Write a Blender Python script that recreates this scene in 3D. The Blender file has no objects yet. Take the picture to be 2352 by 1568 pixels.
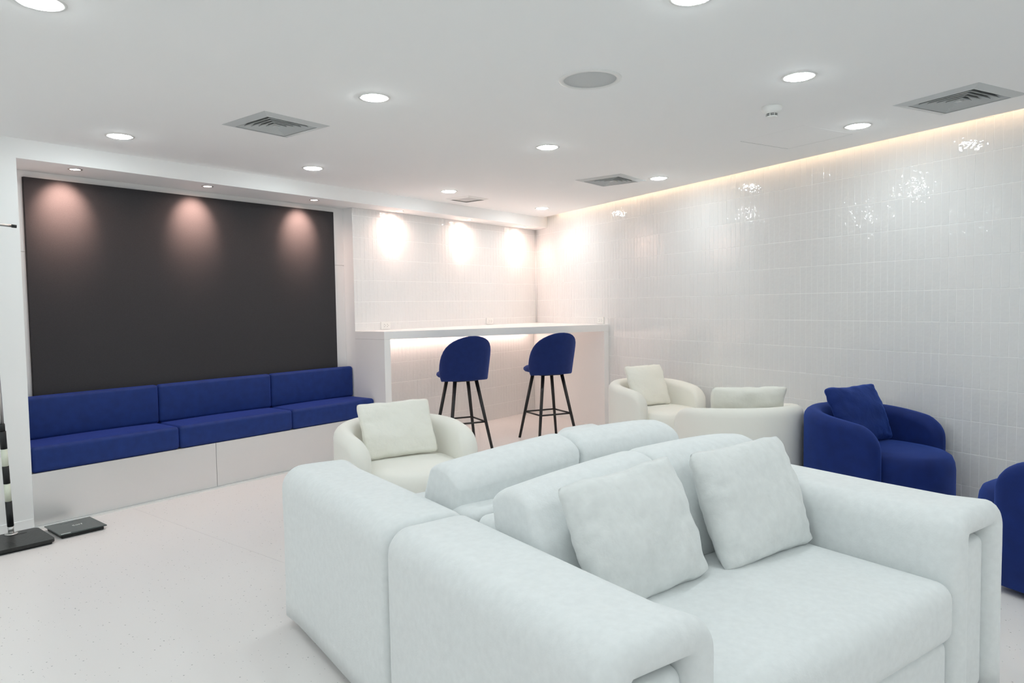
import bpy, bmesh, math, random
from mathutils import Vector, Matrix, noise
random.seed(7)
scene = bpy.context.scene
C = scene.collection
PI = math.pi

# ------------------------------------------------------------------ camera
cam_d = bpy.data.cameras.new('camera')
cam_d.sensor_width = 36.0
cam_d.lens = 36.0 * 1630.1 / 2352.0
cam_d.clip_start = 0.05
cam = bpy.data.objects.new('camera', cam_d)
C.objects.link(cam)
_r = Vector((0.61778631, -0.78619561, -0.01537968))
_u = Vector((0.04926425, 0.01917666, 0.99860167))
_f = Vector((0.78480132, 0.61768011, -0.05057841))
m = Matrix.Identity(4)
for i in range(3):
    m[i][0], m[i][1], m[i][2] = _r[i], _u[i], -_f[i]
m[0][3], m[1][3], m[2][3] = 0.0, 0.0, 1.325
cam.matrix_world = m
scene.camera = cam

# ------------------------------------------------------------------ world, exposure
world = bpy.data.worlds.new('world')
scene.world = world
world.use_nodes = True
world.node_tree.nodes['Background'].inputs[0].default_value = (0.9, 0.95, 1.0, 1)
world.node_tree.nodes['Background'].inputs[1].default_value = 0.0
vs = scene.view_settings
vs.view_transform = 'Standard'
vs.look = 'None'
vs.gamma = 1.0
vs.use_curve_mapping = False
vs.exposure = 0.35
scene.cycles.use_denoising = True
scene.cycles.use_adaptive_sampling = True
scene.cycles.adaptive_threshold = 0.1
scene.cycles.adaptive_min_samples = 16
scene.cycles.caustics_reflective = False
scene.cycles.caustics_refractive = False
scene.cycles.max_bounces = 7
scene.cycles.diffuse_bounces = 6
scene.cycles.glossy_bounces = 4
scene.cycles.sample_clamp_indirect = 8.0

DOWN_STRENGTH = 84.0
DOWN_COLOR = (0.90, 1.0, 1.02, 1)
SPOT_COLOR = (1.0, 0.62, 0.50)
SPOT_POWER = 52.0
SPILL_POWER = 10.0
COVE_STRENGTH = 17.0
COVE_COLOR = (1.0, 0.71, 0.47, 1)
LED_STRENGTH = 19.0
LED_COLOR = (1.0, 0.74, 0.64, 1)

# ------------------------------------------------------------------ room dimensions (metres)
YB, YS, YA = 5.262, 5.002, 5.40          # tiled back wall, soffit front, alcove back
ZS, ZC, ZT = 2.258, 2.375, 1.108         # soffit underside, ceiling, counter top
XP, XCOL = 4.314, 1.561                  # alcove right side, alcove left side
W0 = Vector((7.1914, YB, 0))             # corner of back wall and angled right wall
WANG = -0.4104
WD = Vector((math.sin(WANG), -math.cos(WANG), 0))      # along the right wall, towards the viewer
WN = Vector((-math.cos(WANG), -math.sin(WANG), 0))     # into the room
XL, YN = -2.6, -2.9
def wp(s, off=0.0, z=0.0):
    return W0 + WD * s + WN * off + Vector((0, 0, z))

# ------------------------------------------------------------------ materials
MATS = {}
def mat(name, color, rough=0.5, spec=0.5, metal=0.0, sheen=0.0, sheen_tint=None, noise_scale=None, noise_amt=0.0,
        bump_scale=None, bump=0.0, bump_dist=0.01, coat=0.0, detail=4.0, emit=None, emit_strength=0.0, sheen_rough=0.5):
    mt = bpy.data.materials.new(name)
    mt.use_nodes = True
    nt = mt.node_tree
    b = nt.nodes['Principled BSDF']
    b.inputs['Base Color'].default_value = (*color, 1)
    b.inputs['Roughness'].default_value = rough
    b.inputs['Specular IOR Level'].default_value = spec
    b.inputs['Metallic'].default_value = metal
    b.inputs['Coat Weight'].default_value = coat
    if sheen:
        b.inputs['Sheen Weight'].default_value = sheen
        b.inputs['Sheen Roughness'].default_value = sheen_rough
        if sheen_tint: b.inputs['Sheen Tint'].default_value = (*sheen_tint, 1)
    if emit:
        b.inputs['Emission Color'].default_value = emit
        b.inputs['Emission Strength'].default_value = emit_strength
    geo = nt.nodes.new('ShaderNodeNewGeometry')
    if noise_scale:
        n = nt.nodes.new('ShaderNodeTexNoise')
        n.inputs['Scale'].default_value = noise_scale
        n.inputs['Detail'].default_value = detail
        nt.links.new(geo.outputs['Position'], n.inputs['Vector'])
        mx = nt.nodes.new('ShaderNodeMix'); mx.data_type = 'RGBA'
        lo = [max(0, c * (1 - noise_amt)) for c in color]; hi = [min(1, c * (1 + noise_amt)) for c in color]
        mx.inputs[6].default_value = (*lo, 1); mx.inputs[7].default_value = (*hi, 1)
        nt.links.new(n.outputs['Fac'], mx.inputs[0])
        nt.links.new(mx.outputs[2], b.inputs['Base Color'])
    if bump_scale:
        n2 = nt.nodes.new('ShaderNodeTexNoise')
        n2.inputs['Scale'].default_value = bump_scale
        n2.inputs['Detail'].default_value = 3.0
        nt.links.new(geo.outputs['Position'], n2.inputs['Vector'])
        bp = nt.nodes.new('ShaderNodeBump')
        bp.inputs['Strength'].default_value = bump
        bp.inputs['Distance'].default_value = bump_dist
        nt.links.new(n2.outputs['Fac'], bp.inputs['Height'])
        nt.links.new(bp.outputs['Normal'], b.inputs['Normal'])
    MATS[name] = mt
    return mt

mat('paint', (0.915, 0.915, 0.91), 0.6, 0.3, bump_scale=220, bump=0.05, bump_dist=0.002)
mat('ceiling_paint', (0.93, 0.93, 0.925), 0.8, 0.2)
mat('board', (0.86, 0.85, 0.845), 0.4)
mat('grout', (0.92, 0.92, 0.915), 0.6)
mat('charcoal', (0.043, 0.042, 0.045), 0.8, 0.2, noise_scale=420, noise_amt=0.35, bump_scale=500, bump=0.25, bump_dist=0.001)
mat('panel_edge', (0.006, 0.006, 0.007), 0.5)
mat('counter', (0.89, 0.89, 0.885), 0.35)
mat('blue_velvet', (0.0035, 0.018, 0.125), 0.75, 0.25, sheen=0.40, sheen_tint=(0.12, 0.25, 1.0), noise_scale=14, noise_amt=0.35, bump_scale=300, bump=0.15, bump_dist=0.002)
mat('blue_stool', (0.008, 0.022, 0.115), 0.8, 0.2, sheen=0.35, sheen_tint=(0.2, 0.3, 0.9), noise_scale=20, noise_amt=0.25, bump_scale=300, bump=0.1, bump_dist=0.002)
mat('blue_bench', (0.007, 0.030, 0.165), 0.62, 0.3, sheen=0.35, sheen_tint=(0.16, 0.22, 1.0), noise_scale=18, noise_amt=0.3, bump_scale=260, bump=0.15, bump_dist=0.002)
mat('white_fabric', (0.86, 0.85, 0.79), 0.85, 0.2, sheen=0.2, bump_scale=350, bump=0.2, bump_dist=0.002)
mat('white_pillow', (0.87, 0.86, 0.79), 0.85, 0.2, sheen=0.15, bump_scale=28, bump=0.25, bump_dist=0.012)
mat('sofa_fabric', (0.775, 0.80, 0.80), 0.9, 0.15, sheen=0.25, noise_scale=45, noise_amt=0.07, bump_scale=160, bump=0.15, bump_dist=0.003, detail=5)
mat('sofa_pillow', (0.75, 0.77, 0.76), 0.9, 0.15, sheen=0.3, noise_scale=30, noise_amt=0.10, bump_scale=22, bump=0.3, bump_dist=0.014, detail=5)
mat('blue_pillow', (0.004, 0.020, 0.135), 0.75, 0.25, sheen=0.4, sheen_tint=(0.1, 0.25, 1.0), noise_scale=14, noise_amt=0.3, bump_scale=26, bump=0.3, bump_dist=0.012)
mat('black_metal', (0.012, 0.012, 0.013), 0.4)
mat('black_rubber', (0.006, 0.008, 0.009), 0.55)
mat('black_plastic', (0.010, 0.012, 0.012), 0.35, bump_scale=70, bump=0.4, bump_dist=0.004)
mat('scale_glass', (0.045, 0.06, 0.06), 0.16, 0.6)
mat('cream_plastic', (0.70, 0.74, 0.62), 0.5)
mat('steel', (0.55, 0.55, 0.54), 0.32, metal=0.9)
mat('white_plastic', (0.82, 0.82, 0.80), 0.4)
mat('vent_grey', (0.60, 0.62, 0.62), 0.5)
mat('vent_dark', (0.02, 0.022, 0.022), 0.8)
mat('speaker_grille', (0.60, 0.62, 0.62), 0.7, bump_scale=900, bump=0.5, bump_dist=0.002)
mat('slot_dark', (0.01, 0.01, 0.01), 0.8)
mat('print_white', (0.75, 0.77, 0.76), 0.5)
mat('print_grey', (0.13, 0.15, 0.15), 0.4)
mat('bench_laminate', (0.78, 0.775, 0.77), 0.27, 0.6, metal=0.45)
mat('lamp_lens', (0.9, 0.9, 0.9), 0.5, emit=DOWN_COLOR, emit_strength=DOWN_STRENGTH)
mat('spot_lens', (0.9, 0.9, 0.9), 0.5, emit=(1.0, 0.84, 0.76, 1), emit_strength=12.0)
mat('cove_led', (0.9, 0.8, 0.6), 0.5, emit=COVE_COLOR, emit_strength=COVE_STRENGTH)
mat('counter_led', (0.9, 0.85, 0.8), 0.5, emit=LED_COLOR, emit_strength=LED_STRENGTH)

def tile_material():
    mt = mat('glazed_tile', (0.80, 0.80, 0.795), 0.045, 0.6)
    nt = mt.node_tree; b = nt.nodes['Principled BSDF']
    geo = nt.nodes['Geometry'] if 'Geometry' in nt.nodes else nt.nodes.new('ShaderNodeNewGeometry')
    n1 = nt.nodes.new('ShaderNodeTexNoise'); n1.inputs['Scale'].default_value = 30; n1.inputs['Detail'].default_value = 1.0
    nt.links.new(geo.outputs['Position'], n1.inputs['Vector'])
    bp = nt.nodes.new('ShaderNodeBump'); bp.inputs['Strength'].default_value = 0.18; bp.inputs['Distance'].default_value = 0.010
    nt.links.new(n1.outputs['Fac'], bp.inputs['Height'])
    nt.links.new(bp.outputs['Normal'], b.inputs['Normal'])
    return mt
tile_material()

def floor_material():
    mt = mat('vinyl_floor', (0.845, 0.815, 0.80), 0.32, 0.45)
    nt = mt.node_tree; b = nt.nodes['Principled BSDF']
    geo = nt.nodes.new('ShaderNodeNewGeometry')
    def specks(scale, thr, seed):
        mp = nt.nodes.new('ShaderNodeMapping'); mp.inputs['Location'].default_value = (seed, seed * 1.7, 0.31 * seed)
        nt.links.new(geo.outputs['Position'], mp.inputs['Vector'])
        v = nt.nodes.new('ShaderNodeTexVoronoi'); v.inputs['Scale'].default_value = scale; v.voronoi_dimensions = '2D'
        nt.links.new(mp.outputs['Vector'], v.inputs['Vector'])
        lt = nt.nodes.new('ShaderNodeMath'); lt.operation = 'LESS_THAN'; lt.inputs[1].default_value = 0.095
        nt.links.new(v.outputs['Distance'], lt.inputs[0])
        sx = nt.nodes.new('ShaderNodeSeparateColor'); nt.links.new(v.outputs['Color'], sx.inputs[0])
        g = nt.nodes.new('ShaderNodeMath'); g.operation = 'GREATER_THAN'; g.inputs[1].default_value = thr
        nt.links.new(sx.outputs[0], g.inputs[0])
        mu = nt.nodes.new('ShaderNodeMath'); mu.operation = 'MULTIPLY'
        nt.links.new(lt.outputs[0], mu.inputs[0]); nt.links.new(g.outputs[0], mu.inputs[1])
        return mu
    a = specks(34, 0.93, 3.3); c = specks(60, 0.94, 9.1)
    mxx = nt.nodes.new('ShaderNodeMath'); mxx.operation = 'MAXIMUM'
    nt.links.new(a.outputs[0], mxx.inputs[0]); nt.links.new(c.outputs[0], mxx.inputs[1])
    mx = nt.nodes.new('ShaderNodeMix'); mx.data_type = 'RGBA'
    mx.inputs[6].default_value = (0.845, 0.815, 0.80, 1); mx.inputs[7].default_value = (0.42, 0.41, 0.40, 1)
    nt.links.new(mxx.outputs[0], mx.inputs[0]); nt.links.new(mx.outputs[2], b.inputs['Base Color'])
    return mt
floor_material()

# ------------------------------------------------------------------ helpers
def tag(o, label=None, cat=None, group=None, kind=None):
    if label: o['label'] = label
    if cat: o['category'] = cat
    if group: o['group'] = group
    if kind: o['kind'] = kind
    return o
def link(o, parent=None):
    C.objects.link(o)
    if parent is not None: o.parent = parent
    return o
def thing(name, label, cat, loc=(0, 0, 0), rz=0.0, group=None):
    o = bpy.data.objects.new(name, None); o.empty_display_size = 0.1
    link(o); o.location = loc; o.rotation_euler = (0, 0, rz)
    return tag(o, label, cat, group)
def mesh_obj(name, verts, faces, material, parent=None, smooth=False):
    me = bpy.data.meshes.new(name)
    me.from_pydata([tuple(v) for v in verts], [], faces)
    bm = bmesh.new(); bm.from_mesh(me)
    bmesh.ops.recalc_face_normals(bm, faces=bm.faces)
    bm.to_mesh(me); bm.free()
    if smooth:
        for p in me.polygons: p.use_smooth = True
    me.materials.append(MATS[material])
    return link(bpy.data.objects.new(name, me), parent)
def bm_obj(name, bm, material, parent=None, smooth=False):
    bmesh.ops.recalc_face_normals(bm, faces=bm.faces)
    me = bpy.data.meshes.new(name); bm.to_mesh(me); bm.free()
    if smooth:
        for p in me.polygons: p.use_smooth = True
    me.materials.append(MATS[material])
    return link(bpy.data.objects.new(name, me), parent)
def bx(bm, x0, x1, y0, y1, z0, z1):
    v = [bm.verts.new(c) for c in ((x0,y0,z0),(x1,y0,z0),(x1,y1,z0),(x0,y1,z0),(x0,y0,z1),(x1,y0,z1),(x1,y1,z1),(x0,y1,z1))]
    for f in ((0,3,2,1),(4,5,6,7),(0,1,5,4),(1,2,6,5),(2,3,7,6),(3,0,4,7)): bm.faces.new([v[i] for i in f])
def box(name, x0, x1, y0, y1, z0, z1, material, parent=None, bevel=0.0, seg=2):
    bm = bmesh.new(); bx(bm, x0, x1, y0, y1, z0, z1)
    if bevel:
        bmesh.ops.bevel(bm, geom=bm.edges[:], offset=bevel, segments=seg, profile=0.5, affect='EDGES')
    return bm_obj(name, bm, material, parent, smooth=False)
def prism(name, pts, z0, z1, material, parent=None, bevel=0.0):
    bm = bmesh.new()
    a = [bm.verts.new((p[0], p[1], z0)) for p in pts]; b = [bm.verts.new((p[0], p[1], z1)) for p in pts]
    bm.faces.new(a[::-1]); bm.faces.new(b)
    n = len(pts)
    for i in range(n): bm.faces.new((a[i], a[(i+1) % n], b[(i+1) % n], b[i]))
    if bevel: bmesh.ops.bevel(bm, geom=bm.edges[:], offset=bevel, segments=2, profile=0.5, affect='EDGES')
    return bm_obj(name, bm, material, parent)
def lathe(name, prof, material, parent=None, n=40, smooth=True, cap=True):
    verts, faces = [], []
    for (r, z) in prof:
        for k in range(n):
            a = 2 * PI * k / n; verts.append((r * math.cos(a), r * math.sin(a), z))
    for i in range(len(prof) - 1):
        for k in range(n):
            faces.append((i*n+k, i*n+(k+1) % n, (i+1)*n+(k+1) % n, (i+1)*n+k))
    if cap:
        faces.append(tuple(range(n))[::-1]); faces.append(tuple((len(prof)-1)*n+k for k in range(n)))
    return mesh_obj(name, verts, faces, material, parent, smooth)
def tube(bm, p0, p1, r0, r1=None, n=12):
    r1 = r0 if r1 is None else r1
    p0, p1 = Vector(p0), Vector(p1); d = (p1 - p0).normalized()
    q = d.to_track_quat('Z', 'Y')
    a = [bm.verts.new(p0 + q @ Vector((r0*math.cos(2*PI*k/n), r0*math.sin(2*PI*k/n), 0))) for k in range(n)]
    b = [bm.verts.new(p1 + q @ Vector((r1*math.cos(2*PI*k/n), r1*math.sin(2*PI*k/n), 0))) for k in range(n)]
    bm.faces.new(a[::-1]); bm.faces.new(b)
    for k in range(n): bm.faces.new((a[k], a[(k+1) % n], b[(k+1) % n], b[k]))
def tube_obj(name, p0, p1, r0, r1, material, parent=None, n=14):
    bm = bmesh.new(); tube(bm, p0, p1, r0, r1, n)
    o = bm_obj(name, bm, material, parent)
    for p in o.data.polygons:
        if len(p.vertices) == 4: p.use_smooth = True
    return o
def soft_box(name, h, r, material, parent=None, flat=9, arc=4, fn=None):
    """cushion: box of half extents h with edge radius r; fn(point, unit) may push points about"""
    axes = []
    for i in range(3):
        inner = (h[i] - r) / h[i]
        L = [inner * (-1 + 2 * k / (flat - 1)) for k in range(flat)]
        cor = [inner + (1 - inner) * math.tan(PI/4 * k / arc) for k in range(1, arc + 1)]
        axes.append([-c for c in cor[::-1]] + L + cor)
    vid, verts, faces = {}, [], []
    def vert(c):
        P = Vector((c[0]*h[0], c[1]*h[1], c[2]*h[2]))
        I = Vector([max(-(h[i]-r), min(h[i]-r, P[i])) for i in range(3)])
        q = I + (P - I).normalized() * r if (P - I).length > 1e-9 else P
        key = tuple(round(v, 6) for v in P)
        if key not in vid:
            u = Vector((q[0]/h[0], q[1]/h[1], q[2]/h[2]))
            vid[key] = len(verts); verts.append(fn(q.copy(), u) if fn else q)
        return vid[key]
    for ax in range(3):
        o1, o2 = (ax + 1) % 3, (ax + 2) % 3
        for s in (-1, 1):
            for i in range(len(axes[o1]) - 1):
                for j in range(len(axes[o2]) - 1):
                    f = []
                    for (ii, jj) in ((i, j), (i+1, j), (i+1, j+1), (i, j+1)):
                        c = [0, 0, 0]; c[ax] = s; c[o1] = axes[o1][ii]; c[o2] = axes[o2][jj]; f.append(vert(c))
                    faces.append(f if s > 0 else f[::-1])
    return mesh_obj(name, verts, faces, material, parent, True)
def bulge(b):
    def fn(q, u):
        for i in range(3):
            o1, o2 = (i+1) % 3, (i+2) % 3
            q[i] += b[i] * u[i] * max(0, 1 - u[o1]**2) * max(0, 1 - u[o2]**2)
        return q
    return fn
def pillow_mesh(name, a, b, t, seed, material, parent=None, N=30, wr=0.012):
    """throw pillow in the local XZ plane, width 2a, height 2b, thickness along Y; origin at bottom edge"""
    verts, faces, idx = [], [], {}
    for side in (1, -1):
        for i in range(N + 1):
            for j in range(N + 1):
                u, v = -1 + 2*i/N, -1 + 2*j/N
                edge = i in (0, N) or j in (0, N)
                if edge and side == -1: idx[(side, i, j)] = idx[(1, i, j)]; continue
                cr = 1 - 0.055 * (abs(u)*abs(v))**7
                x = a * u * (1 - 0.05 * (1 - v*v)) * cr; z = b * v * (1 - 0.045 * (1 - u*u)) * cr
                w = ((1 - u*u) * (1 - v*v))
                th = t * (max(w, 0) ** 0.42)
                nz = noise.noise(Vector((u*2.1 + seed, v*2.1, side*3.7 + seed)))
                rim = (max(abs(u), abs(v))) ** 3
                fold = noise.noise(Vector((u*5 + seed*3 + 2*v, v*5 - u, side*9.0)))
                y = -side * (th * (1 + 0.16*nz)) + wr * fold * rim * (0 if edge else 1) + 0.012 * noise.noise(Vector((u*1.5, v*1.5, seed*5)))
                x += 0.006 * noise.noise(Vector((v*3, seed, 1.0))); z += 0.006 * noise.noise(Vector((u*3, seed, 7.0)))
                idx[(side, i, j)] = len(verts); verts.append((x, y, z + b))
    for side in (1, -1):
        for i in range(N):
            for j in range(N):
                f = [idx[(side, i, j)], idx[(side, i+1, j)], idx[(side, i+1, j+1)], idx[(side, i, j+1)]]
                faces.append(f if side > 0 else f[::-1])
    return mesh_obj(name, verts, faces, material, parent, True)

# ------------------------------------------------------------------ structure: floor
floor_poly = [(XL, YN), tuple(wp(8.3)[:2]), tuple(wp(0)[:2]), (7.1914, 5.6), (XL, 5.6)]
fl = prism('floor', [(XL-.1, YN-.1), (4.2, YN-.1), (7.6, 5.7), (XL-.1, 5.7)], -0.12, -0.004, 'vinyl_floor'); tag(fl, kind='structure')
def wall_x(y): return W0.x + WD.x * (YB - y) / (-WD.y)
seams = [XL, -1.88, 0.12, 2.12, 4.12, 6.12, 7.3]
for i in range(len(seams) - 1):
    x0, x1 = seams[i] + 0.0008, seams[i+1] - 0.0008
    pts = [(x0, YN)]
    # clip against the angled right wall
    def ycross(x): return YB - (x - W0.x) / WD.x * (-WD.y)
    xn = wall_x(YN)
    if x0 >= xn: pts = [(x0, ycross(x0))]
    if x1 > xn:
        if x0 < xn: pts.append((xn, YN))
        if x1 > W0.x: pts += [(W0.x, YB), (W0.x, 5.5)]
        else: pts += [(x1, ycross(x1)), (x1, 5.5)]
    else: pts += [(x1, YN), (x1, 5.5)]
    pts.append((x0, 5.5))
    prism('vinyl_sheet', pts, -0.004, 0.0, 'vinyl_floor', fl)

# ------------------------------------------------------------------ structure: ceiling with cove slot and diffuser openings
G = 0.0766
DIFF = [  # x, y, side, rot
    (2.413, 3.590, 0.425, 0.0), (5.326, 3.093, 0.44, 0.0), (4.471, 0.486, 0.445, WANG)]
RET = (5.251, 4.663, 0.297, 0.0)
ce = prism('ceiling', [(XL, YN), tuple(wp(8.3, G)[:2]), tuple(wp((YB-YS)/(-WD.y), G)[:2]), (XL, YS + 0.01)], ZC, ZC + 0.06, 'ceiling_paint')
def cut(obj, items, depth):
    cutters = []
    for (x, y, s, r) in items:
        c = box('cutter', -s/2, s/2, -s/2, s/2, -0.05, depth, 'paint'); c.location = (x, y, ZC); c.rotation_euler.z = r
        md = obj.modifiers.new('cut', 'BOOLEAN'); md.operation = 'DIFFERENCE'; md.object = c; md.solver = 'EXACT'
        cutters.append(c)
    bpy.context.view_layer.update()
    ev = obj.evaluated_get(bpy.context.evaluated_depsgraph_get())
    me = bpy.data.meshes.new_from_object(ev); obj.modifiers.clear(); obj.data = me
    for c in cutters:
        d = c.data; bpy.data.objects.remove(c); bpy.data.meshes.remove(d)
cut(ce, [(x, y, s - 0.075, r) for (x, y, s, r) in DIFF] + [(RET[0], RET[1], RET[2] - 0.06, 0)], 0.2)
tag(ce, kind='structure')
top = prism('ceiling_upper', [(XL, YN), tuple(wp(8.3, -0.1)[:2]), tuple(wp(-0.1, -0.1)[:2]), (XL, 5.6)], 2.56, 2.62, 'ceiling_paint'); tag(top, kind='structure')

# soffit and pier around the alcove
se = (YB - YS) / (-WD.y)
so = prism('soffit', [(XL, YS), tuple(wp(se)[:2]), tuple(wp(0)[:2]), (7.19, 5.6), (XL, 5.6)], ZS, 2.56, 'paint'); tag(so, kind='structure')
wl = box('wall_left', XL, XCOL, YS, 5.6, 0, ZS, 'paint'); tag(wl, kind='structure')
b = box('baseboard_left', XL, XCOL - 0.004, YS - 0.006, YS, 0, 0.06, 'paint', bevel=0.002); tag(b, kind='structure')
t1 = box('trim_1', XCOL, 4.35, YS - 0.062, YS, 0.0, 0.004, 'white_plastic'); tag(t1, kind='structure')
wa = box('wall_alcove', XCOL, XP + 0.01, YA + 0.012, 5.6, 0, ZS, 'grout'); tag(wa, kind='structure')
box('board', XCOL + 0.001, XP - 0.001, YA, YA + 0.012, 0.02, 1.7255, 'board', wa)
box('board', XCOL + 0.001, XP - 0.001, YA, YA + 0.012, 1.7285, ZS - 0.001, 'board', wa)
wn = box('wall_near', XL, 4.4, YN - 0.1, YN, 0, 2.56, 'paint'); tag(wn, kind='structure')
wf = box('wall_far_left', XL - 0.1, XL, YN, 5.6, 0, 2.56, 'paint'); tag(wf, kind='structure')

# ------------------------------------------------------------------ tiled walls
PITCH, ROW, JT, JH = 0.0503, 0.2012, 0.0020, 0.0036
ZR0 = 2.1871
def tile_geom(w, h, d=0.007, bv=0.0016):
    x, z = w/2, h/2
    bv = 0.0009
    v = [(-x+bv, 0, -z+bv), (x-bv, 0, -z+bv), (x-bv, 0, z-bv), (-x+bv, 0, z-bv), (-x, bv, -z), (x, bv, -z), (x, bv, z), (-x, bv, z), (-x, d, -z), (x, d, -z), (x, d, z), (-x, d, z)]
    f = [(0,1,2,3), (0,4,5,1), (1,5,6,2), (2,6,7,3), (3,7,4,0), (4,8,9,5), (5,9,10,6), (6,10,11,7), (7,11,8,4)]
    return v, f
v_, f_ = tile_geom(PITCH - JT, ROW - JH)
tile_me = bpy.data.meshes.new('tile'); tile_me.from_pydata(v_, [], f_); tile_me.materials.append(MATS['glazed_tile'])
def tiled_wall(name, origin, rz, x0, x1, ztop, first_joint, is_part):
    bm = bmesh.new(); bx(bm, x0, x1, 0.0011, 0.16, 0, ztop)
    w = bm_obj(name, bm, 'grout'); w.location = origin; w.rotation_euler.z = rz; tag(w, kind='structure')
    V, F = [], []
    k0 = math.floor((x0 - first_joint) / PITCH) - 1; k1 = math.ceil((x1 - first_joint) / PITCH) + 1
    parts = 0
    for k in range(k0, k1):
        a, b = first_joint + k*PITCH + JT/2, first_joint + (k+1)*PITCH - JT/2
        a2, b2 = max(a, x0 + 0.001), min(b, x1 - 0.001)
        if b2 - a2 < 0.004: continue
        for r in range(-3, 12):
            zh, zl = ZR0 - r*ROW - JH/2, ZR0 - (r+1)*ROW + JH/2
            zh2, zl2 = min(zh, ztop - 0.001), max(zl, 0.001)
            if zh2 - zl2 < 0.006: continue
            full = (b2 - a2) > (b - a) - 1e-6 and (zh2 - zl2) > (zh - zl) - 1e-6
            rnd = random.Random(k*131 + r*17 + len(name))
            tx, tz, dy = rnd.gauss(0, 0.0022), rnd.gauss(0, 0.0022), rnd.uniform(-0.0004, 0.0003)
            if full and is_part((a+b)/2, r):
                o = bpy.data.objects.new('tile', tile_me); link(o, w)
                o.location = ((a+b)/2, dy, (zh+zl)/2); o.rotation_euler = (tx, 0, tz); parts += 1
            else:
                v, f = tile_geom(b2 - a2, zh2 - zl2)
                n0 = len(V); cx, cz = (a2+b2)/2, (zh2+zl2)/2
                for q in v: V.append((q[0] + cx, q[1] + dy + q[0]*tz - q[2]*tx, q[2] + cz))
                F += [tuple(i + n0 for i in ff) for ff in f]
    me = bpy.data.meshes.new('tile_field'); me.from_pydata(V, [], F); me.materials.append(MATS['glazed_tile'])
    o = link(bpy.data.objects.new('tile_field', me), w); tag(o, kind='stuff')
    return w, parts
# back wall: joints measured from the alcove side
wb, n1 = tiled_wall('wall_back', (0, YB, 0), 0, XP, W0.x, ZS - 0.001, 4.398, lambda x, r: 0 <= r <= 4)
# right wall: local x runs along the wall from the corner towards the viewer
RZ = math.atan2(WD.y, WD.x)
wr, n2 = tiled_wall('wall_right', tuple(W0), RZ, 0, 8.3, 2.56, 5.2837, lambda s, r: 3.88 < s < 5.56 and 0 <= r <= 8)
print('tiles', n1, n2)

t2 = tube_obj('trim_2', (W0.x - 0.0095, YB - 0.0065, ZT + 0.001), (W0.x - 0.0095, YB - 0.0065, ZS - 0.001), 0.006, 0.006, 'grout', None, n=10); tag(t2, kind='structure')
# ------------------------------------------------------------------ cove light strip above the ceiling edge
cv = thing('cove_light_strip', 'warm cove light strip hidden above the ceiling edge along the tiled wall', 'light strip', tuple(wp(0.5, 0.035, 2.5)), RZ)
box('channel', 0, 7.5, -0.014, 0.014, 0.0, 0.012, 'white_plastic', cv)
box('led_tape', 0.005, 7.495, -0.009, 0.009, -0.003, -0.0005, 'cove_led', cv)

# ------------------------------------------------------------------ charcoal wall panel in the alcove
pn = thing('wall_panel', 'large flat charcoal wall panel filling the alcove above the blue bench', 'panel', (2.948, YA, 0))
box('face', -1.237, 1.237, -0.030, -0.012, 0.72, 2.212, 'charcoal', pn, bevel=0.002)
box('edge_frame', -1.2372, 1.2372, -0.0118, -0.0002, 0.718, 2.2125, 'panel_edge', pn)

# ------------------------------------------------------------------ upholstered bench
bn = thing('upholstered_bench', 'long built-in bench with royal blue cushions below the charcoal panel', 'bench', (0, 0, 0))
BX = [XCOL + 0.002, 2.491, 3.433, XP - 0.008]
box('front_panel', XCOL + 0.001, 2.7575, YS + 0.002, YS + 0.02, 0.004, 0.333, 'bench_laminate', bn)
box('front_panel', 2.7605, XP - 0.008, YS + 0.002, YS + 0.02, 0.004, 0.333, 'bench_laminate', bn)
box('seat_deck', XCOL + 0.001, XP - 0.008, YS + 0.021, YA - 0.001, 0.30, 0.333, 'board', bn)
for i in range(3):
    x0, x1 = BX[i], BX[i+1]
    c = soft_box('seat_cushion', ((x1-x0)/2 - 0.001, 0.198, 0.081), 0.026, 'blue_bench', bn, fn=bulge((0, 0.002, 0.008)))
    c.location = ((x0+x1)/2, YS + 0.197, 0.415)
    c = soft_box('back_cushion', ((x1-x0)/2 - 0.001, 0.034, 0.142), 0.024, 'blue_bench', bn, fn=bulge((0, 0.005, 0.002)))
    c.location = ((x0+x1)/2, 5.328, 0.637)

# ------------------------------------------------------------------ bar counter across the tiled corner
SC = 1.524
fr = wp(SC); 
def yfront(x): # front edge runs square to the right wall
    t = Vector((-WN.x, -WN.y, 0)); return fr.y + (x - fr.x) / t.x * t.y
bc = thing('bar_counter', 'white bar counter with panel legs across the tiled corner', 'counter', (0, 0, 0))
prism('counter_top', [(XP - 0.006, yfront(XP - 0.006)), (fr.x - 0.001, fr.y), (wp(0.02, 0.002).x, YB - 0.002), (XP - 0.006, YB - 0.002)][:4], ZT - 0.072, ZT, 'counter', bc, bevel=0.0015)
xl0, xl1 = XP - 0.006, XP + 0.045
prism('side_panel', [(xl0, yfront(xl0)), (xl1, yfront(xl1)), (xl1, YB - 0.003), (xl0, YB - 0.003)], 0, ZT - 0.0725, 'counter', bc)
q0, q1, q2, q3 = wp(SC, 0.002), wp(SC, 0.062), wp(0.03, 0.062), wp(0.03, 0.002)
q3 = wp(0.004, 0.002); q2 = wp(0.03, 0.062)
prism('side_panel', [q0[:2], q3[:2], q2[:2], q1[:2]], 0, ZT - 0.0725, 'counter', bc)
box('led_strip', xl1 + 0.01, 6.98, YB - 0.075, YB - 0.055, ZT - 0.080, ZT - 0.0735, 'counter_led', bc)

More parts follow.
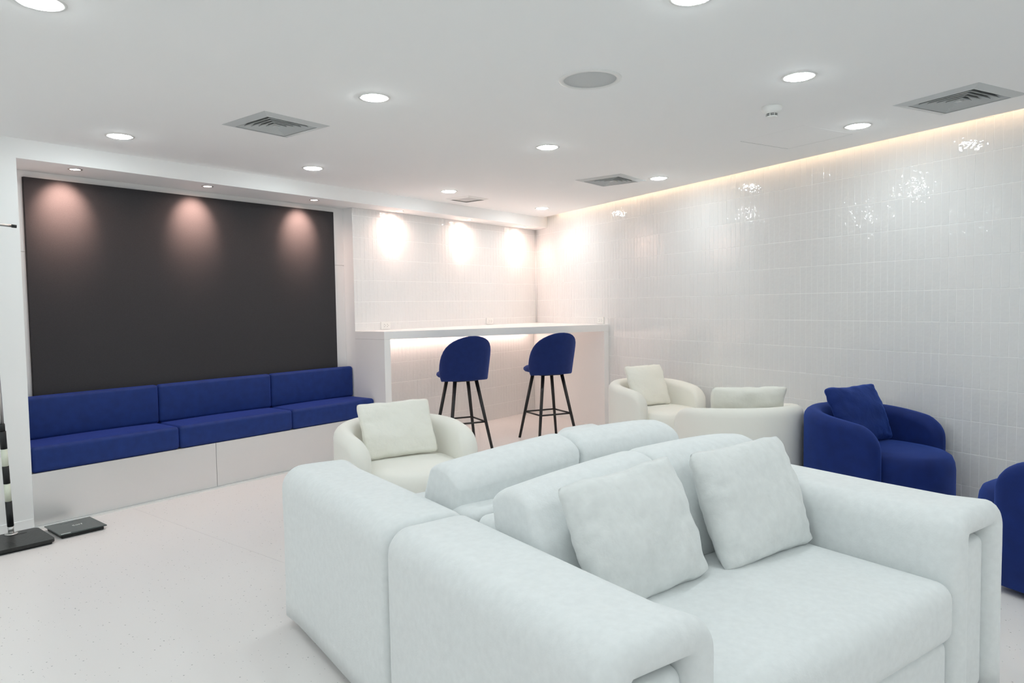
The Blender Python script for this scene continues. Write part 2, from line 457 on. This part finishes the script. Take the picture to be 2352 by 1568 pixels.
# ------------------------------------------------------------------ power outlets
def outlet(loc, rz, label):
    o = thing('power_outlet', label, 'outlet', loc, rz)
    box('plate', -0.06, 0.06, -0.009, -0.0005, -0.037, 0.037, 'white_plastic', o, bevel=0.003)
    for cx in (-0.012, 0.026):
        s = box('socket', cx - 0.016, cx + 0.016, -0.0105, -0.0085, -0.021, 0.021, 'white_plastic', o, bevel=0.001)
        for (dx, dz, w, h) in ((-0.006, 0.011, 0.0035, 0.006), (-0.006, -0.011, 0.0035, 0.006), (0.006, 0.0, 0.004, 0.005)):
            box('slot', cx + dx - w/2, cx + dx + w/2, -0.0112, -0.0104, dz - h/2, dz + h/2, 'slot_dark', s)
    return o
outlet((4.687, YB, 1.150), 0, 'white double outlet on the back tiles near the counter end by the bench')
outlet((6.270, YB, 1.150), 0, 'white double outlet on the back tiles above the middle of the counter')
outlet(tuple(wp(1.382, 0, 1.150)), RZ, 'white double outlet on the angled tiled wall at the counter end')

# ------------------------------------------------------------------ ceiling fittings
def copy_tree(o, parent=None):
    c = o.copy(); C.objects.link(c); c.parent = parent
    for ch in o.children: copy_tree(ch, c)
    return c
def set_thing(o, loc, label, group=None, rz=0):
    o.location = loc; o.rotation_euler = (0, 0, rz); o['label'] = label
    if group: o['group'] = group
dl = thing('downlight', 'x', 'ceiling light', (0, 0, ZC), 0, 'round recessed downlights in the ceiling')
lathe('trim_ring', [(0.060, 0.0005), (0.064, -0.003), (0.079, -0.003), (0.081, 0.0005)], 'white_plastic', dl, cap=False)
lathe('lens', [(0.0605, -0.0008), (0.0575, -0.006), (0.040, -0.0095), (0.001, -0.0105)], 'lamp_lens', dl, n=24, cap=False)
DOWN = [
 ((2.423, 2.76), 'round white downlight between the ceiling speaker and the diffuser before the charcoal panel'),
 ((1.947, 4.50), 'round white downlight nearest the pier left of the charcoal panel'),
 ((3.314, 4.48), 'round white downlight in front of the right part of the charcoal panel'),
 ((4.797, 4.48), 'round white downlight beside the small flat return grille'),
 ((6.319, 4.53), 'round white downlight in the corner above the bar counter'),
 ((3.923, 2.76), 'round white downlight between the ceiling speaker and the return grille'),
 ((5.513, 2.742), 'round white downlight right beside the air diffuser near the tiled wall'),
 ((4.714, 1.030), 'round white downlight between the smoke detector and the cove edge'),
 ((3.502, 1.021), 'round white downlight right next to the smoke detector'),
 ((2.354, 1.042), 'round white downlight next to the ceiling speaker, above the sofa with pillows'),
 ((0.955, 2.763), 'round white downlight over the open floor in front of the pier'),
]
extra = [((x, y), 'unseen round white downlight added to light the near half of the room') for (x, y) in ((-0.55, 2.76), (-2.0, 2.76), (0.47, 4.5), (-1.0, 4.5), (1.1, 1.03), (-0.3, 1.03), (-1.7, 1.03), (3.3, -0.7), (1.9, -0.7), (0.5, -0.7), (-1.1, -0.7), (3.0, -2.1), (1.5, -2.1), (0, -2.1), (-1.6, -2.1))]  # added downlights out of view, only there to light the near half
for i, ((x, y), lab) in enumerate(DOWN + extra):
    o = dl if i == 0 else copy_tree(dl)
    set_thing(o, (x, y, ZC), lab)
sp = thing('soffit_spotlight', 'x', 'ceiling light', (0, 0, ZS), 0, 'small warm spotlights under the soffit')
lathe('trim_ring', [(0.030, 0.0005), (0.032, -0.003), (0.041, -0.003), (0.043, 0.0005)], 'steel', sp, n=28, cap=False)
mesh_obj('lens', [(0.0305*math.cos(2*PI*k/24), 0.0305*math.sin(2*PI*k/24), -0.0016) for k in range(24)], [tuple(range(24))[::-1]], 'spot_lens', sp)
ld = bpy.data.lights.new('spot_bulb', 'SPOT'); ld.energy = SPOT_POWER; ld.color = SPOT_COLOR; ld.spot_size = math.radians(72); ld.spot_blend = 1.0; ld.shadow_soft_size = 0.02
lo = bpy.data.objects.new('spot_bulb', ld); link(lo, sp); lo.location = (0, 0, -0.012); lo.rotation_euler = (math.radians(47), 0, 0)
ls = bpy.data.lights.new('added_spill', 'SPOT'); ls.energy = SPILL_POWER; ls.color = SPOT_COLOR; ls.spot_size = math.radians(160); ls.spot_blend = 1.0; ls.shadow_soft_size = 0.025  # second light added to each spotlight for a wide warm wash, no separate bulb
l2 = bpy.data.objects.new('added_spill', ls); link(l2, sp); l2.location = (0, 0, -0.014); l2.rotation_euler = (math.radians(12), 0, 0)
SPOTS = [((1.933, 5.135), 'small warm spotlight under the soffit above the end of the panel by the pier'),
 ((2.84, 5.135), 'small warm spotlight under the soffit above the middle of the charcoal panel'),
 ((3.802, 5.135), 'small warm spotlight under the soffit above the panel end next to the tiles'),
 ((4.792, 5.135), 'small warm spotlight under the soffit over the tiles next to the panel'),
 ((5.795, 5.135), 'small warm spotlight under the soffit over the middle of the tiled back wall'),
 ((6.771, 5.135), 'small warm spotlight under the soffit at the tiled corner')]
for i, ((x, y), lab) in enumerate(SPOTS):
    o = sp if i == 0 else copy_tree(sp)
    set_thing(o, (x, y, ZS), lab)

def sq_ring(bm, s0, z0, s1, z1):
    a = [bm.verts.new((x*s0, y*s0, z0)) for x, y in ((-1,-1),(1,-1),(1,1),(-1,1))]
    b = [bm.verts.new((x*s1, y*s1, z1)) for x, y in ((-1,-1),(1,-1),(1,1),(-1,1))]
    for k in range(4): bm.faces.new((a[k], a[(k+1) % 4], b[(k+1) % 4], b[k]))
def ring_solid(name, s0, z0, s1, z1, th, material, parent):
    bm = bmesh.new()
    P = [(s0, z0), (s1, z1), (s1 - 0.0, z1 + th), (s0 - 0.0, z0 + th)]
    loops = [[bm.verts.new((x*s, y*s, z)) for x, y in ((-1,-1),(1,-1),(1,1),(-1,1))] for s, z in P]
    for i in range(4):
        a, b = loops[i], loops[(i+1) % 4]
        for k in range(4): bm.faces.new((a[k], a[(k+1) % 4], b[(k+1) % 4], b[k]))
    return bm_obj(name, bm, material, parent)
def diffuser(x, y, s, rot, label):
    d = thing('air_diffuser', label, 'air vent', (x, y, ZC), rot, 'square louvred air diffusers in the ceiling')
    h = s / 2
    ring_solid('frame', h, -0.001, h - 0.052, -0.012, 0.004, 'vent_grey', d)
    ring_solid('neck', h - 0.043, -0.006, h - 0.041, 0.09, 0.001, 'vent_grey', d)
    n = 5
    for i in range(n):
        o = (h - 0.058) * (1 - i / (n + 0.4))
        ring_solid('vane', o, -0.010, o - 0.020, 0.013, 0.004, 'vent_grey', d)
    c = (h - 0.058) * (1 - n / (n + 0.4)) + 0.003
    box('core', -c, c, -c, c, -0.010, -0.006, 'vent_grey', d)
    box('duct', -h + 0.042, h - 0.042, -h + 0.042, h - 0.042, 0.092, 0.10, 'vent_dark', d)
    return d
diffuser(*DIFF[0], 'square grey louvred air diffuser in front of the charcoal panel')
diffuser(*DIFF[1], 'square grey louvred air diffuser with a downlight right beside it near the tiled wall')
diffuser(*DIFF[2], 'square grey louvred air diffuser turned parallel to the cove edge beyond the smoke detector')
rt = thing('return_grille', 'small flat white return grille in the ceiling next to the soffit', 'air vent', (RET[0], RET[1], ZC))
h = RET[2] / 2
ring_solid('frame', h, -0.001, h - 0.030, -0.014, 0.004, 'white_plastic', rt)
for i in range(12):
    w = h - 0.036; yy = -w + (i + 0.5) * 2*w/12
    box('slat', -w, w, yy - 0.0075, yy + 0.0075, -0.006, -0.004, 'vent_grey', rt)
box('duct', -h + 0.033, h - 0.033, -h + 0.033, h - 0.033, 0.05, 0.056, 'vent_grey', rt)
spk = thing('ceiling_speaker', 'round ceiling speaker with grey grille and white rim', 'speaker', (2.889, 1.786, ZC))
lathe('rim', [(0.122, 0.0005), (0.124, -0.006), (0.138, -0.007), (0.146, -0.004), (0.148, 0.0005)], 'white_plastic', spk, cap=False, n=56)
lathe('grille', [(0.1225, -0.0005), (0.1215, -0.003), (0.08, -0.0045), (0.01, -0.005)], 'speaker_grille', spk, n=56)
smk = thing('smoke_detector', 'round white smoke detector with dark slots on the ceiling', 'smoke detector', (3.935, 1.288, ZC))
lathe('body', [(0.052, 0.0), (0.053, -0.006), (0.052, -0.016), (0.046, -0.028), (0.036, -0.034), (0.031, -0.037)], 'white_plastic', smk)
lathe('sensor_cap', [(0.029, -0.036), (0.029, -0.052), (0.026, -0.056), (0.012, -0.058)], 'white_plastic', smk)
bm = bmesh.new()
for zz in (-0.0405, -0.0475):
    for k in range(8):
        for j in range(5):
            a0, a1 = 2*PI*(k + 0.08 + j*0.168)/8, 2*PI*(k + 0.08 + (j+1)*0.168)/8
            r = 0.0297
            v = [bm.verts.new((r*math.cos(a), r*math.sin(a), z)) for a, z in ((a0, zz), (a1, zz), (a1, zz - 0.004), (a0, zz - 0.004))]
            bm.faces.new(v)
bm_obj('vent_slots', bm, 'slot_dark', smk)
ap = thing('access_panel', 'flush square ceiling access panel beside the cove edge', 'ceiling panel', (4.778, 1.412, ZC), math.radians(-20))
box('cover', -0.236, 0.236, -0.236, 0.236, -0.0006, -0.0002, 'ceiling_paint', ap)
box('seam', -0.24, 0.24, 0.2365, 0.2385, -0.0009, -0.0002, 'print_grey', ap)
box('seam', 0.2365, 0.2385, -0.24, 0.236, -0.0009, -0.0002, 'vent_grey', ap)

# ------------------------------------------------------------------ sofas, back to back
SW, SDP, SAW, SAH = 1.755, 0.995, 0.315, 0.66
def arm_mesh(name, parent, x0, w, ydepth, hgt):
    """inverted-U padded roll running front to back; front edge fully rounded"""
    t = 0.074; R = 0.042
    path = []
    xi, xo = x0 + t/2, x0 + w - t/2
    zt = hgt - t/2
    def arc(cx, cz, a0, a1, n=8):
        return [((cx + R*math.cos(a0 + (a1-a0)*k/n)), (cz + R*math.sin(a0 + (a1-a0)*k/n)), math.cos(a0 + (a1-a0)*k/n), math.sin(a0 + (a1-a0)*k/n)) for k in range(n+1)]
    Rr = R
    path += [(xi, 0.045 + (zt - Rr - 0.045)*k/8, -1, 0) for k in range(8)]
    path += arc(xi + Rr, zt - Rr, PI, PI/2)
    path += [(xi + Rr + (xo - xi - 2*Rr)*k/4, zt, 0, 1) for k in range(1, 4)]
    path += arc(xo - Rr, zt - Rr, PI/2, 0)
    path += [(xo, zt - Rr - (zt - Rr - 0.045)*k/8, 1, 0) for k in range(1, 9)]
    sec = []
    rf, rb, h = t/2, 0.02, t/2
    for k in range(9): a = PI/2 + PI*k/8; sec.append((h*math.sin(a), -ydepth + rf + rf*math.cos(a)))
    # sec runs from the outer front round to the inner front, then along the inside to the back
    sec = [( h*math.cos(PI*k/10), -ydepth + rf - rf*math.sin(PI*k/10)) for k in range(11)]
    sec += [(-h, -ydepth + 0.15), (-h, -ydepth*0.6), (-h, -ydepth*0.3), (-h, -rb)]
    sec += [(-h + rb*math.sin(PI/2*k/3), -rb + rb*math.sin(PI/2*k/3)) for k in ()]
    sec += [(-h + 0.004, -0.004), (-h + rb, 0.0), (h - 0.030, 0.0), (h - 0.016, -0.004), (h - 0.005, -0.013), (h, -0.030)]
    sec += [(h, -ydepth*0.3), (h, -ydepth*0.6), (h, -ydepth + 0.15)]
    n = len(sec); verts, faces = [], []
    for (px, pz, nx, nz) in path:
        for (o, y) in sec:
            puff = 0.010 * math.exp(-((y + ydepth - 0.05)/0.06)**2) * (1 if o > 0 else 0.4)
            wob = 0.004 * noise.noise(Vector((px*6, y*5, pz*6)))
            oo = o + (puff if o > 0 else -puff) + (wob if o > 0 else 0)
            verts.append((px + nx*oo, y, pz + nz*oo))
    for i in range(len(path) - 1):
        for k in range(n): faces.append((i*n+k, i*n+(k+1) % n, (i+1)*n+(k+1) % n, (i+1)*n+k))
    faces.append(tuple(range(n))); faces.append(tuple((len(path)-1)*n + k for k in range(n))[::-1])
    return mesh_obj(name, verts, faces, 'sofa_fabric', parent, True)
def sofa(label, loc, rz, group, low):
    s = thing('sofa', label, 'sofa', loc, rz, group)
    for x0 in (0, SW - SAW):
        a = arm_mesh('arm', s, x0, SAW, SDP, SAH)
        p = soft_box('front_panel', (SAW/2 - 0.066, 0.46, (SAH - 0.15)/2), 0.03, 'sofa_fabric', a)
        p.location = (x0 + SAW/2, -SDP + 0.46 + 0.034, 0.045 + (SAH - 0.15)/2)
    i0, i1 = SAW + 0.004, SW - SAW - 0.004
    cx, hw = (i0 + i1)/2, (i1 - i0)/2
    c = soft_box('back_frame', (hw, 0.075, 0.30), 0.035, 'sofa_fabric', s); c.location = (cx, -0.078, 0.345)
    c = soft_box('base_frame', (hw, 0.40, 0.115), 0.03, 'sofa_fabric', s); c.location = (cx, -0.565, 0.16)
    c = soft_box('seat_cushion', (hw, 0.412, 0.095), 0.05, 'sofa_fabric', s, flat=13, fn=bulge((0, 0.012, 0.016))); c.location = (cx, -0.577, 0.366)
    for k in (-1, 1):
        def shape(q, u, k=k, low=low):
            top = max(0.0, u.z)
            q.y *= 1.06 - 0.16*u.z
            q.y += 0.02*top
            q.z += 0.006*(1 - u.x**2)*(1 - u.y**2)*u.z - 0.040*top*abs(u.y)**2.6
            q.z -= (0.055*top*(1 + u.x*k)/2 if k == low else 0.012*top*max(0.0, u.x*k)**4)
            q.y -= 0.022*(1 - u.x**2)*(1 - u.z**2)*max(0.0, -u.y)
            return q
        c = soft_box('back_cushion', (hw/2 - 0.002, 0.120, 0.192), 0.036, 'sofa_fabric', s, flat=13, arc=5, fn=shape)
        c.location = (cx + k*hw/2, -0.225, 0.628); c.rotation_euler.x = math.radians(-8)
    for (fx, fy) in ((0.08, -0.08), (SW - 0.08, -0.08), (0.08, -SDP + 0.1), (SW - 0.08, -SDP + 0.1)):
        tube_obj('foot', (fx, fy, 0), (fx, fy, 0.05), 0.022, 0.026, 'black_rubber', s)
    return s
TH = math.radians(17.0)
SD = Vector((math.sin(TH), math.cos(TH), 0)); SE = Vector((math.cos(TH), -math.sin(TH), 0))
def sloc(e, d, z=0): return SE*e + SD*d + Vector((0, 0, z))
sofa('pale mint-grey sofa carrying two throw pillows, its back against the other sofa', tuple(sloc(0.882, 1.962)), -TH, 'pale sofas standing back to back', -1)
sofa('pale mint-grey sofa without pillows, facing the blue bench', tuple(sloc(0.882 + SW, 1.982)), -TH + PI, 'pale sofas standing back to back', 1)

def pillow(name, label, cat, material, loc, rz, tilt, a, b, t, seed, roll=0.0, group=None, wr=0.012):
    o = pillow_mesh(name, a, b, t, seed, material, None, wr=wr)
    o.matrix_world = Matrix.Translation(Vector(loc)) @ Matrix.Rotation(rz, 4, 'Z') @ Matrix.Rotation(tilt, 4, 'X') @ Matrix.Rotation(roll, 4, 'Y')
    return tag(o, label, cat, group)
PG = 'throw pillows on the seats'
pillow('throw_pillow', 'pale grey throw pillow on the sofa nearer to the joined sofa arms', 'pillow', 'sofa_pillow', tuple(sloc(1.505, 1.440, 0.462)), -TH, math.radians(-22), 0.245, 0.195, 0.075, 1.3, math.radians(-4), PG)
pillow('throw_pillow', 'pale grey throw pillow on the sofa resting by the free arm', 'pillow', 'sofa_pillow', tuple(sloc(2.052, 1.437, 0.462)), -TH, math.radians(-22), 0.25, 0.20, 0.078, 4.1, math.radians(-1), PG)

# ------------------------------------------------------------------ tub armchairs
def tub_chair(name, label, loc, rz, material, group):
    """faces local -Y"""
    ch = thing(name, label, 'armchair', loc, rz, group)
    T, Rc = 0.115, 0.345
    cen = []
    n1_, n2_ = 12, 30
    yf = -0.235
    for k in range(n1_):
        t = k / n1_; cen.append((Rc - 0.03*(1-t)**2, yf + (0.02 - yf)*t))
    for k in range(n2_ + 1):
        a = PI * k / n2_; cen.append((Rc*math.cos(a), 0.02 + Rc*0.97*math.sin(a)))
    for k in range(n1_ - 1, -1, -1):
        t = k / n1_; cen.append((-(Rc - 0.03*(1-t)**2), yf + (0.02 - yf)*t))
    # denser ends
    L = [0.0]
    for i in range(1, len(cen)): L.append(L[-1] + math.dist(cen[i], cen[i-1]))
    tot = L[-1]
    samples = sorted(set([0, .004, .012, .022, .034, .048, .065, .085, .11, .14] + [tot - v for v in (0, .004, .012, .022, .034, .048, .065, .085, .11, .14)] + [0.14 + (tot - 0.28)*k/44 for k in range(1, 44)]))
    def at(s):
        for i in range(1, len(L)):
            if s <= L[i] + 1e-9:
                f = (s - L[i-1]) / (L[i] - L[i-1]); return Vector((cen[i-1][0] + f*(cen[i][0]-cen[i-1][0]), cen[i-1][1] + f*(cen[i][1]-cen[i-1][1])))
        return Vector(cen[-1])
    verts, faces = [], []
    for s in samples:
        p = at(s); d = (at(min(tot, s + 0.01)) - at(max(0, s - 0.01))).normalized(); nrm = Vector((d.y, -d.x))
        e = min(s, tot - s)
        rel = abs(s - tot/2) / (tot/2)
        hh = 0.655 - 0.075 * rel**2.2
        if e < 0.13: hh -= 0.13 * (1 - math.sqrt(max(0, 1 - (1 - e/0.13)**2)))
        th = T * (math.sqrt(max(0, 1 - (1 - min(1, e/0.05))**2)) if e < 0.05 else 1.0)
        th = max(th, 0.002)
        r = T/2; z0 = 0.035
        prof = [(0.5, z0), (0.5, z0 + (hh - r - z0)*0.33), (0.5, z0 + (hh - r - z0)*0.66), (0.5, hh - r)]
        for k in range(1, 8):
            a = PI*k/8; prof.append((0.5*math.cos(a), hh - r + r*math.sin(a)))
        prof += [(-0.5, hh - r), (-0.5, z0 + (hh - r - z0)*0.5), (-0.5, z0)]
        for (o, z) in prof:
            q = p + nrm * (o * th); verts.append((q.x, q.y, z))
    n = len(prof)
    for i in range(len(samples) - 1):
        for k in range(n): faces.append((i*n+k, i*n+(k+1) % n, (i+1)*n+(k+1) % n, (i+1)*n+k))
    faces.append(tuple(range(n))); faces.append(tuple((len(samples)-1)*n + k for k in range(n))[::-1])
    mesh_obj('back_shell', verts, faces, material, ch, True)
    # round seat drum poking out in front
    prof = [(0.0, 0.035), (0.93, 0.035), (0.97, 0.05), (1.0, 0.12), (1.0, 0.33), (0.985, 0.375), (0.95, 0.408), (0.88, 0.425), (0.6, 0.434), (0.25, 0.437), (0.001, 0.438)]
    verts, faces = [], []
    N = 56
    for (r, z) in prof:
        for k in range(N):
            a = 2*PI*k/N
            rx, ry = 0.300, 0.395
            x = r*rx*math.copysign(abs(math.cos(a))**0.86, math.cos(a)); y = r*ry*math.copysign(abs(math.sin(a))**0.86, math.sin(a))
            verts.append((x, y - 0.045, z))
    for i in range(len(prof) - 1):
        for k in range(N): faces.append((i*N+k, i*N+(k+1) % N, (i+1)*N+(k+1) % N, (i+1)*N+k))
    mesh_obj('seat', verts, faces, material, ch, True)
    pl = lathe('plinth', [(0.30, 0.0), (0.31, 0.004), (0.31, 0.034), (0.02, 0.036)], 'black_rubber', ch, n=40)
    pl.location = (0, -0.02, 0)
    return ch
AF = math.atan2(-0.37, 0.93); AB = math.atan2(0.37, -0.93)
CH = [
 ('white_fabric', (2.87, 3.08), AF, 'cream tub armchair with pillow between the blue bench and the sofas', 'cream tub armchairs'),
 ('white_fabric', (5.58, 2.81), AF, 'cream tub armchair with pillow next to the bar counter by the tiled wall', 'cream tub armchairs'),
 ('white_fabric', (4.735, 1.765), AB - math.radians(18), 'cream tub armchair with its back turned to the blue armchair', 'cream tub armchairs'),
 ('blue_velvet', (4.815, 0.935), AF, 'royal blue velvet tub armchair with pillow against the tiled wall', 'blue tub armchairs'),
 ('blue_velvet', (4.10, -0.09), AB, 'royal blue velvet tub armchair facing the blue armchair with the pillow', 'blue tub armchairs'),
]
for (mt_, (x, y), rz, lab, g) in CH:
    tub_chair('tub_armchair', lab, (x, y, 0), rz, mt_, g)
def chair_pillow(ci, label, material, dx, dy, a, b, seed, tilt=-24, yaw=0.0, roll=0.0):
    (x, y), rz = CH[ci][1], CH[ci][2]
    p = Vector((x, y, 0)) + Matrix.Rotation(rz, 4, 'Z') @ Vector((dx, dy, 0.436))
    pillow('throw_pillow', label, 'pillow', material, tuple(p), rz + yaw, math.radians(tilt), a, b, 0.062, seed, math.radians(roll), PG)
chair_pillow(0, 'cream throw pillow in the armchair between bench and sofas', 'white_pillow', 0.0, 0.03, 0.238, 0.175, 2.2)
chair_pillow(1, 'cream throw pillow in the armchair next to the bar counter', 'white_pillow', 0.0, 0.03, 0.21, 0.19, 3.9)
chair_pillow(2, 'cream throw pillow in the armchair whose back is turned to the blue one', 'white_pillow', 0.0, 0.05, 0.25, 0.185, 5.6, yaw=math.radians(-14))
chair_pillow(3, 'royal blue throw pillow in the blue armchair against the tiled wall', 'blue_pillow', 0.0, 0.03, 0.25, 0.19, 7.7)

# ------------------------------------------------------------------ bar stools
def bar_stool(label, loc, rz):
    """sitter faces local +Y (towards the counter)"""
    st = thing('bar_stool', label, 'bar stool', loc, rz, 'blue bar stools at the counter')
    lathe('seat', [(0.001, 0.662), (0.16, 0.664), (0.200, 0.675), (0.216, 0.693), (0.212, 0.712), (0.19, 0.726), (0.12, 0.732), (0.001, 0.734)], 'blue_stool', st, n=48, cap=False).location = (0, 0.045, 0)
    # wrap-around back shell
    NU, NV = 36, 20
    outer, inner = [], []
    def pt(u, v, off):
        # v 0..1 from bottom to top, u -1..1 across; arch outline
        zb, zt = 0.658, 1.062
        vv = v
        half = 82 * (1 - max(0, (vv - 0.12)/0.88)**2.2) ** 0.55 if vv < 1 else 0
        half *= (0.90 + 0.10*min(1, vv/0.12)) if vv < 0.12 else 1.0
        a = math.radians(half) * u
        z = zb + (zt - zb)*vv
        rr = 0.245 + 0.032*vv - off
        lean = -0.055*vv
        return Vector((rr*math.sin(a), -rr*math.cos(a)*0.95 + lean, z - (0.012*(u*u) if vv < 0.05 else 0)))
    verts, faces = [], []
    vs_ = [0, .03, .08, .15, .25, .35, .45, .55, .65, .74, .82, .88, .93, .965, .985, .997]
    th = 0.042
    for side in (0, 1):
        for v in vs_:
            for i in range(NU + 1):
                u = -1 + 2*i/NU
                e = min(1.0, (1 - abs(u))*7) ; ev = min(1.0, (1 - v)/0.07) if v > 0.5 else min(1.0, 0.35 + v/0.06)
                k = math.sqrt(max(0.0, 1 - (1 - min(e, ev))**2))
                off = th/2 - (th/2)*k if side == 0 else th/2 + (th/2)*k
                verts.append(pt(u, v, off))
    n = NU + 1; m_ = len(vs_)
    for side in (0, 1):
        base = side*n*m_
        for j in range(m_ - 1):
            for i in range(NU):
                f = (base + j*n+i, base + j*n+i+1, base + (j+1)*n+i+1, base + (j+1)*n+i)
                faces.append(f if side == 0 else f[::-1])
    B = n*m_
    for j in range(m_ - 1):
        faces.append((j*n, (j+1)*n, B+(j+1)*n, B+j*n)); faces.append((j*n+NU, B+j*n+NU, B+(j+1)*n+NU, (j+1)*n+NU))
    for i in range(NU):
        faces.append((i, B+i, B+i+1, i+1)); t0 = (m_-1)*n; faces.append((t0+i, t0+i+1, B+t0+i+1, B+t0+i))
    mesh_obj('back_shell', verts, faces, 'blue_stool', st, True)
    box('mount_plate', -0.12, 0.12, -0.12, 0.12, 0.640, 0.6625, 'black_metal', st, bevel=0.004)
    def lp(sx, sy, z):
        k = (0.645 - z)/0.645; return (sx*(0.105 + 0.105*k), sy*(0.105 + 0.105*k), z)
    for sx in (-1, 1):
        for sy in (-1, 1):
            tube_obj('leg', lp(sx, sy, 0.645), lp(sx, sy, 0.0), 0.0175, 0.013, 'black_metal', st)
    zf = 0.265
    c = [lp(-1, -1, zf), lp(1, -1, zf), lp(1, 1, zf), lp(-1, 1, zf)]
    for k in range(4):
        tube_obj('footrest_bar', c[k], c[(k+1) % 4], 0.008, 0.008, 'black_metal', st, n=10)
    return st
SROT = -math.radians(26)
bar_stool('royal blue velvet bar stool at the counter, the one nearer the bench', (4.85, 4.42, 0), SROT)
bar_stool('royal blue velvet bar stool at the counter, the one nearer the angled wall', (5.70, 4.05, 0), SROT)

# ------------------------------------------------------------------ weighing scale and banded pole stand by the pier
ws = thing('weighing_scale', 'flat dark glass weighing scale with white lettering on the floor before the bench', 'scale', (1.695, 4.738, 0), math.radians(-2))
box('body', -0.115, 0.115, -0.125, 0.125, 0.0, 0.022, 'black_rubber', ws, bevel=0.006)
box('glass_top', -0.127, 0.127, -0.138, 0.138, 0.0222, 0.029, 'scale_glass', ws, bevel=0.0025)
box('display_window', -0.045, 0.02, 0.095, 0.118, 0.0291, 0.0295, 'print_grey', ws)
box('rating_sticker', -0.119, -0.068, -0.134, -0.124, 0.0291, 0.0295, 'print_white', ws)
cu = bpy.data.curves.new('brand_print', 'FONT'); cu.body = 'Sorf'; cu.size = 0.034; cu.align_x = 'CENTER'; cu.align_y = 'CENTER'; cu.extrude = 0.0003
to = bpy.data.objects.new('tmp_text', cu); C.objects.link(to); bpy.context.view_layer.update()
me = bpy.data.meshes.new_from_object(to.evaluated_get(bpy.context.evaluated_depsgraph_get()))
bpy.data.objects.remove(to)
me.materials.clear(); me.materials.append(MATS['print_white'])
tx = link(bpy.data.objects.new('brand_print', me), ws); tx.location = (0.012, 0.01, 0.0295)

ps = thing('pole_stand', 'black and cream banded metal pole on a dark rectangular base beside the pier', 'stand', (1.39, 4.74, 0), math.radians(-3))
bp_ = box('base_plate', -0.17, 0.145, -0.175, 0.165, 0.012, 0.030, 'black_plastic', ps)
bmx = bmesh.new(); bmx.from_mesh(bp_.data)
bmesh.ops.bevel(bmx, geom=[e for e in bmx.edges if abs(e.verts[0].co.z - e.verts[1].co.z) > 0.01], offset=0.03, segments=5, profile=0.5, affect='EDGES')
bmx.to_mesh(bp_.data); bmx.free()
box('base_foot', -0.155, 0.13, -0.16, 0.15, 0.0, 0.012, 'black_rubber', ps, bevel=0.003)
box('base_slot', -0.015, 0.07, 0.085, 0.095, 0.0301, 0.0306, 'slot_dark', ps)
PX, PY = 0.004, 0.13
def pole(name, z0, z1, r, material):
    return tube_obj(name, (PX - 0.028*z0, PY, z0), (PX - 0.028*z1, PY, z1), r, r, material, ps, n=20)
fl_ = lathe('flange', [(0.034, 0.030), (0.034, 0.033), (0.02, 0.036), (0.017, 0.036)], 'steel', ps); fl_.location = (PX, PY, 0)
pole('lower_tube', 0.032, 0.080, 0.0150, 'steel')
pole('dark_sleeve', 0.0772, 0.226, 0.0172, 'black_rubber')
pole('cream_sleeve', 0.226, 0.331, 0.0165, 'cream_plastic')
pole('dark_sleeve', 0.331, 0.435, 0.0172, 'black_rubber')
pole('cream_sleeve', 0.435, 0.536, 0.0165, 'cream_plastic')
pole('dark_sleeve', 0.536, 0.640, 0.0172, 'black_rubber')
pole('collar', 0.640, 0.683, 0.0145, 'black_rubber')
pole('upper_tube', 0.68, 1.29, 0.0115, 'steel')
pole('collar', 1.285, 1.322, 0.0135, 'black_rubber')
pole('top_tube', 1.32, 1.855, 0.0095, 'steel')
tube_obj('cross_arm', (PX - 0.13, PY + 0.0, 1.845), (PX + 0.075, PY - 0.012, 1.832), 0.0075, 0.0075, 'steel', ps)
tube_obj('arm_tip', (PX + 0.075, PY - 0.012, 1.832), (PX + 0.099, PY - 0.0135, 1.8305), 0.0095, 0.0095, 'black_rubber', ps)
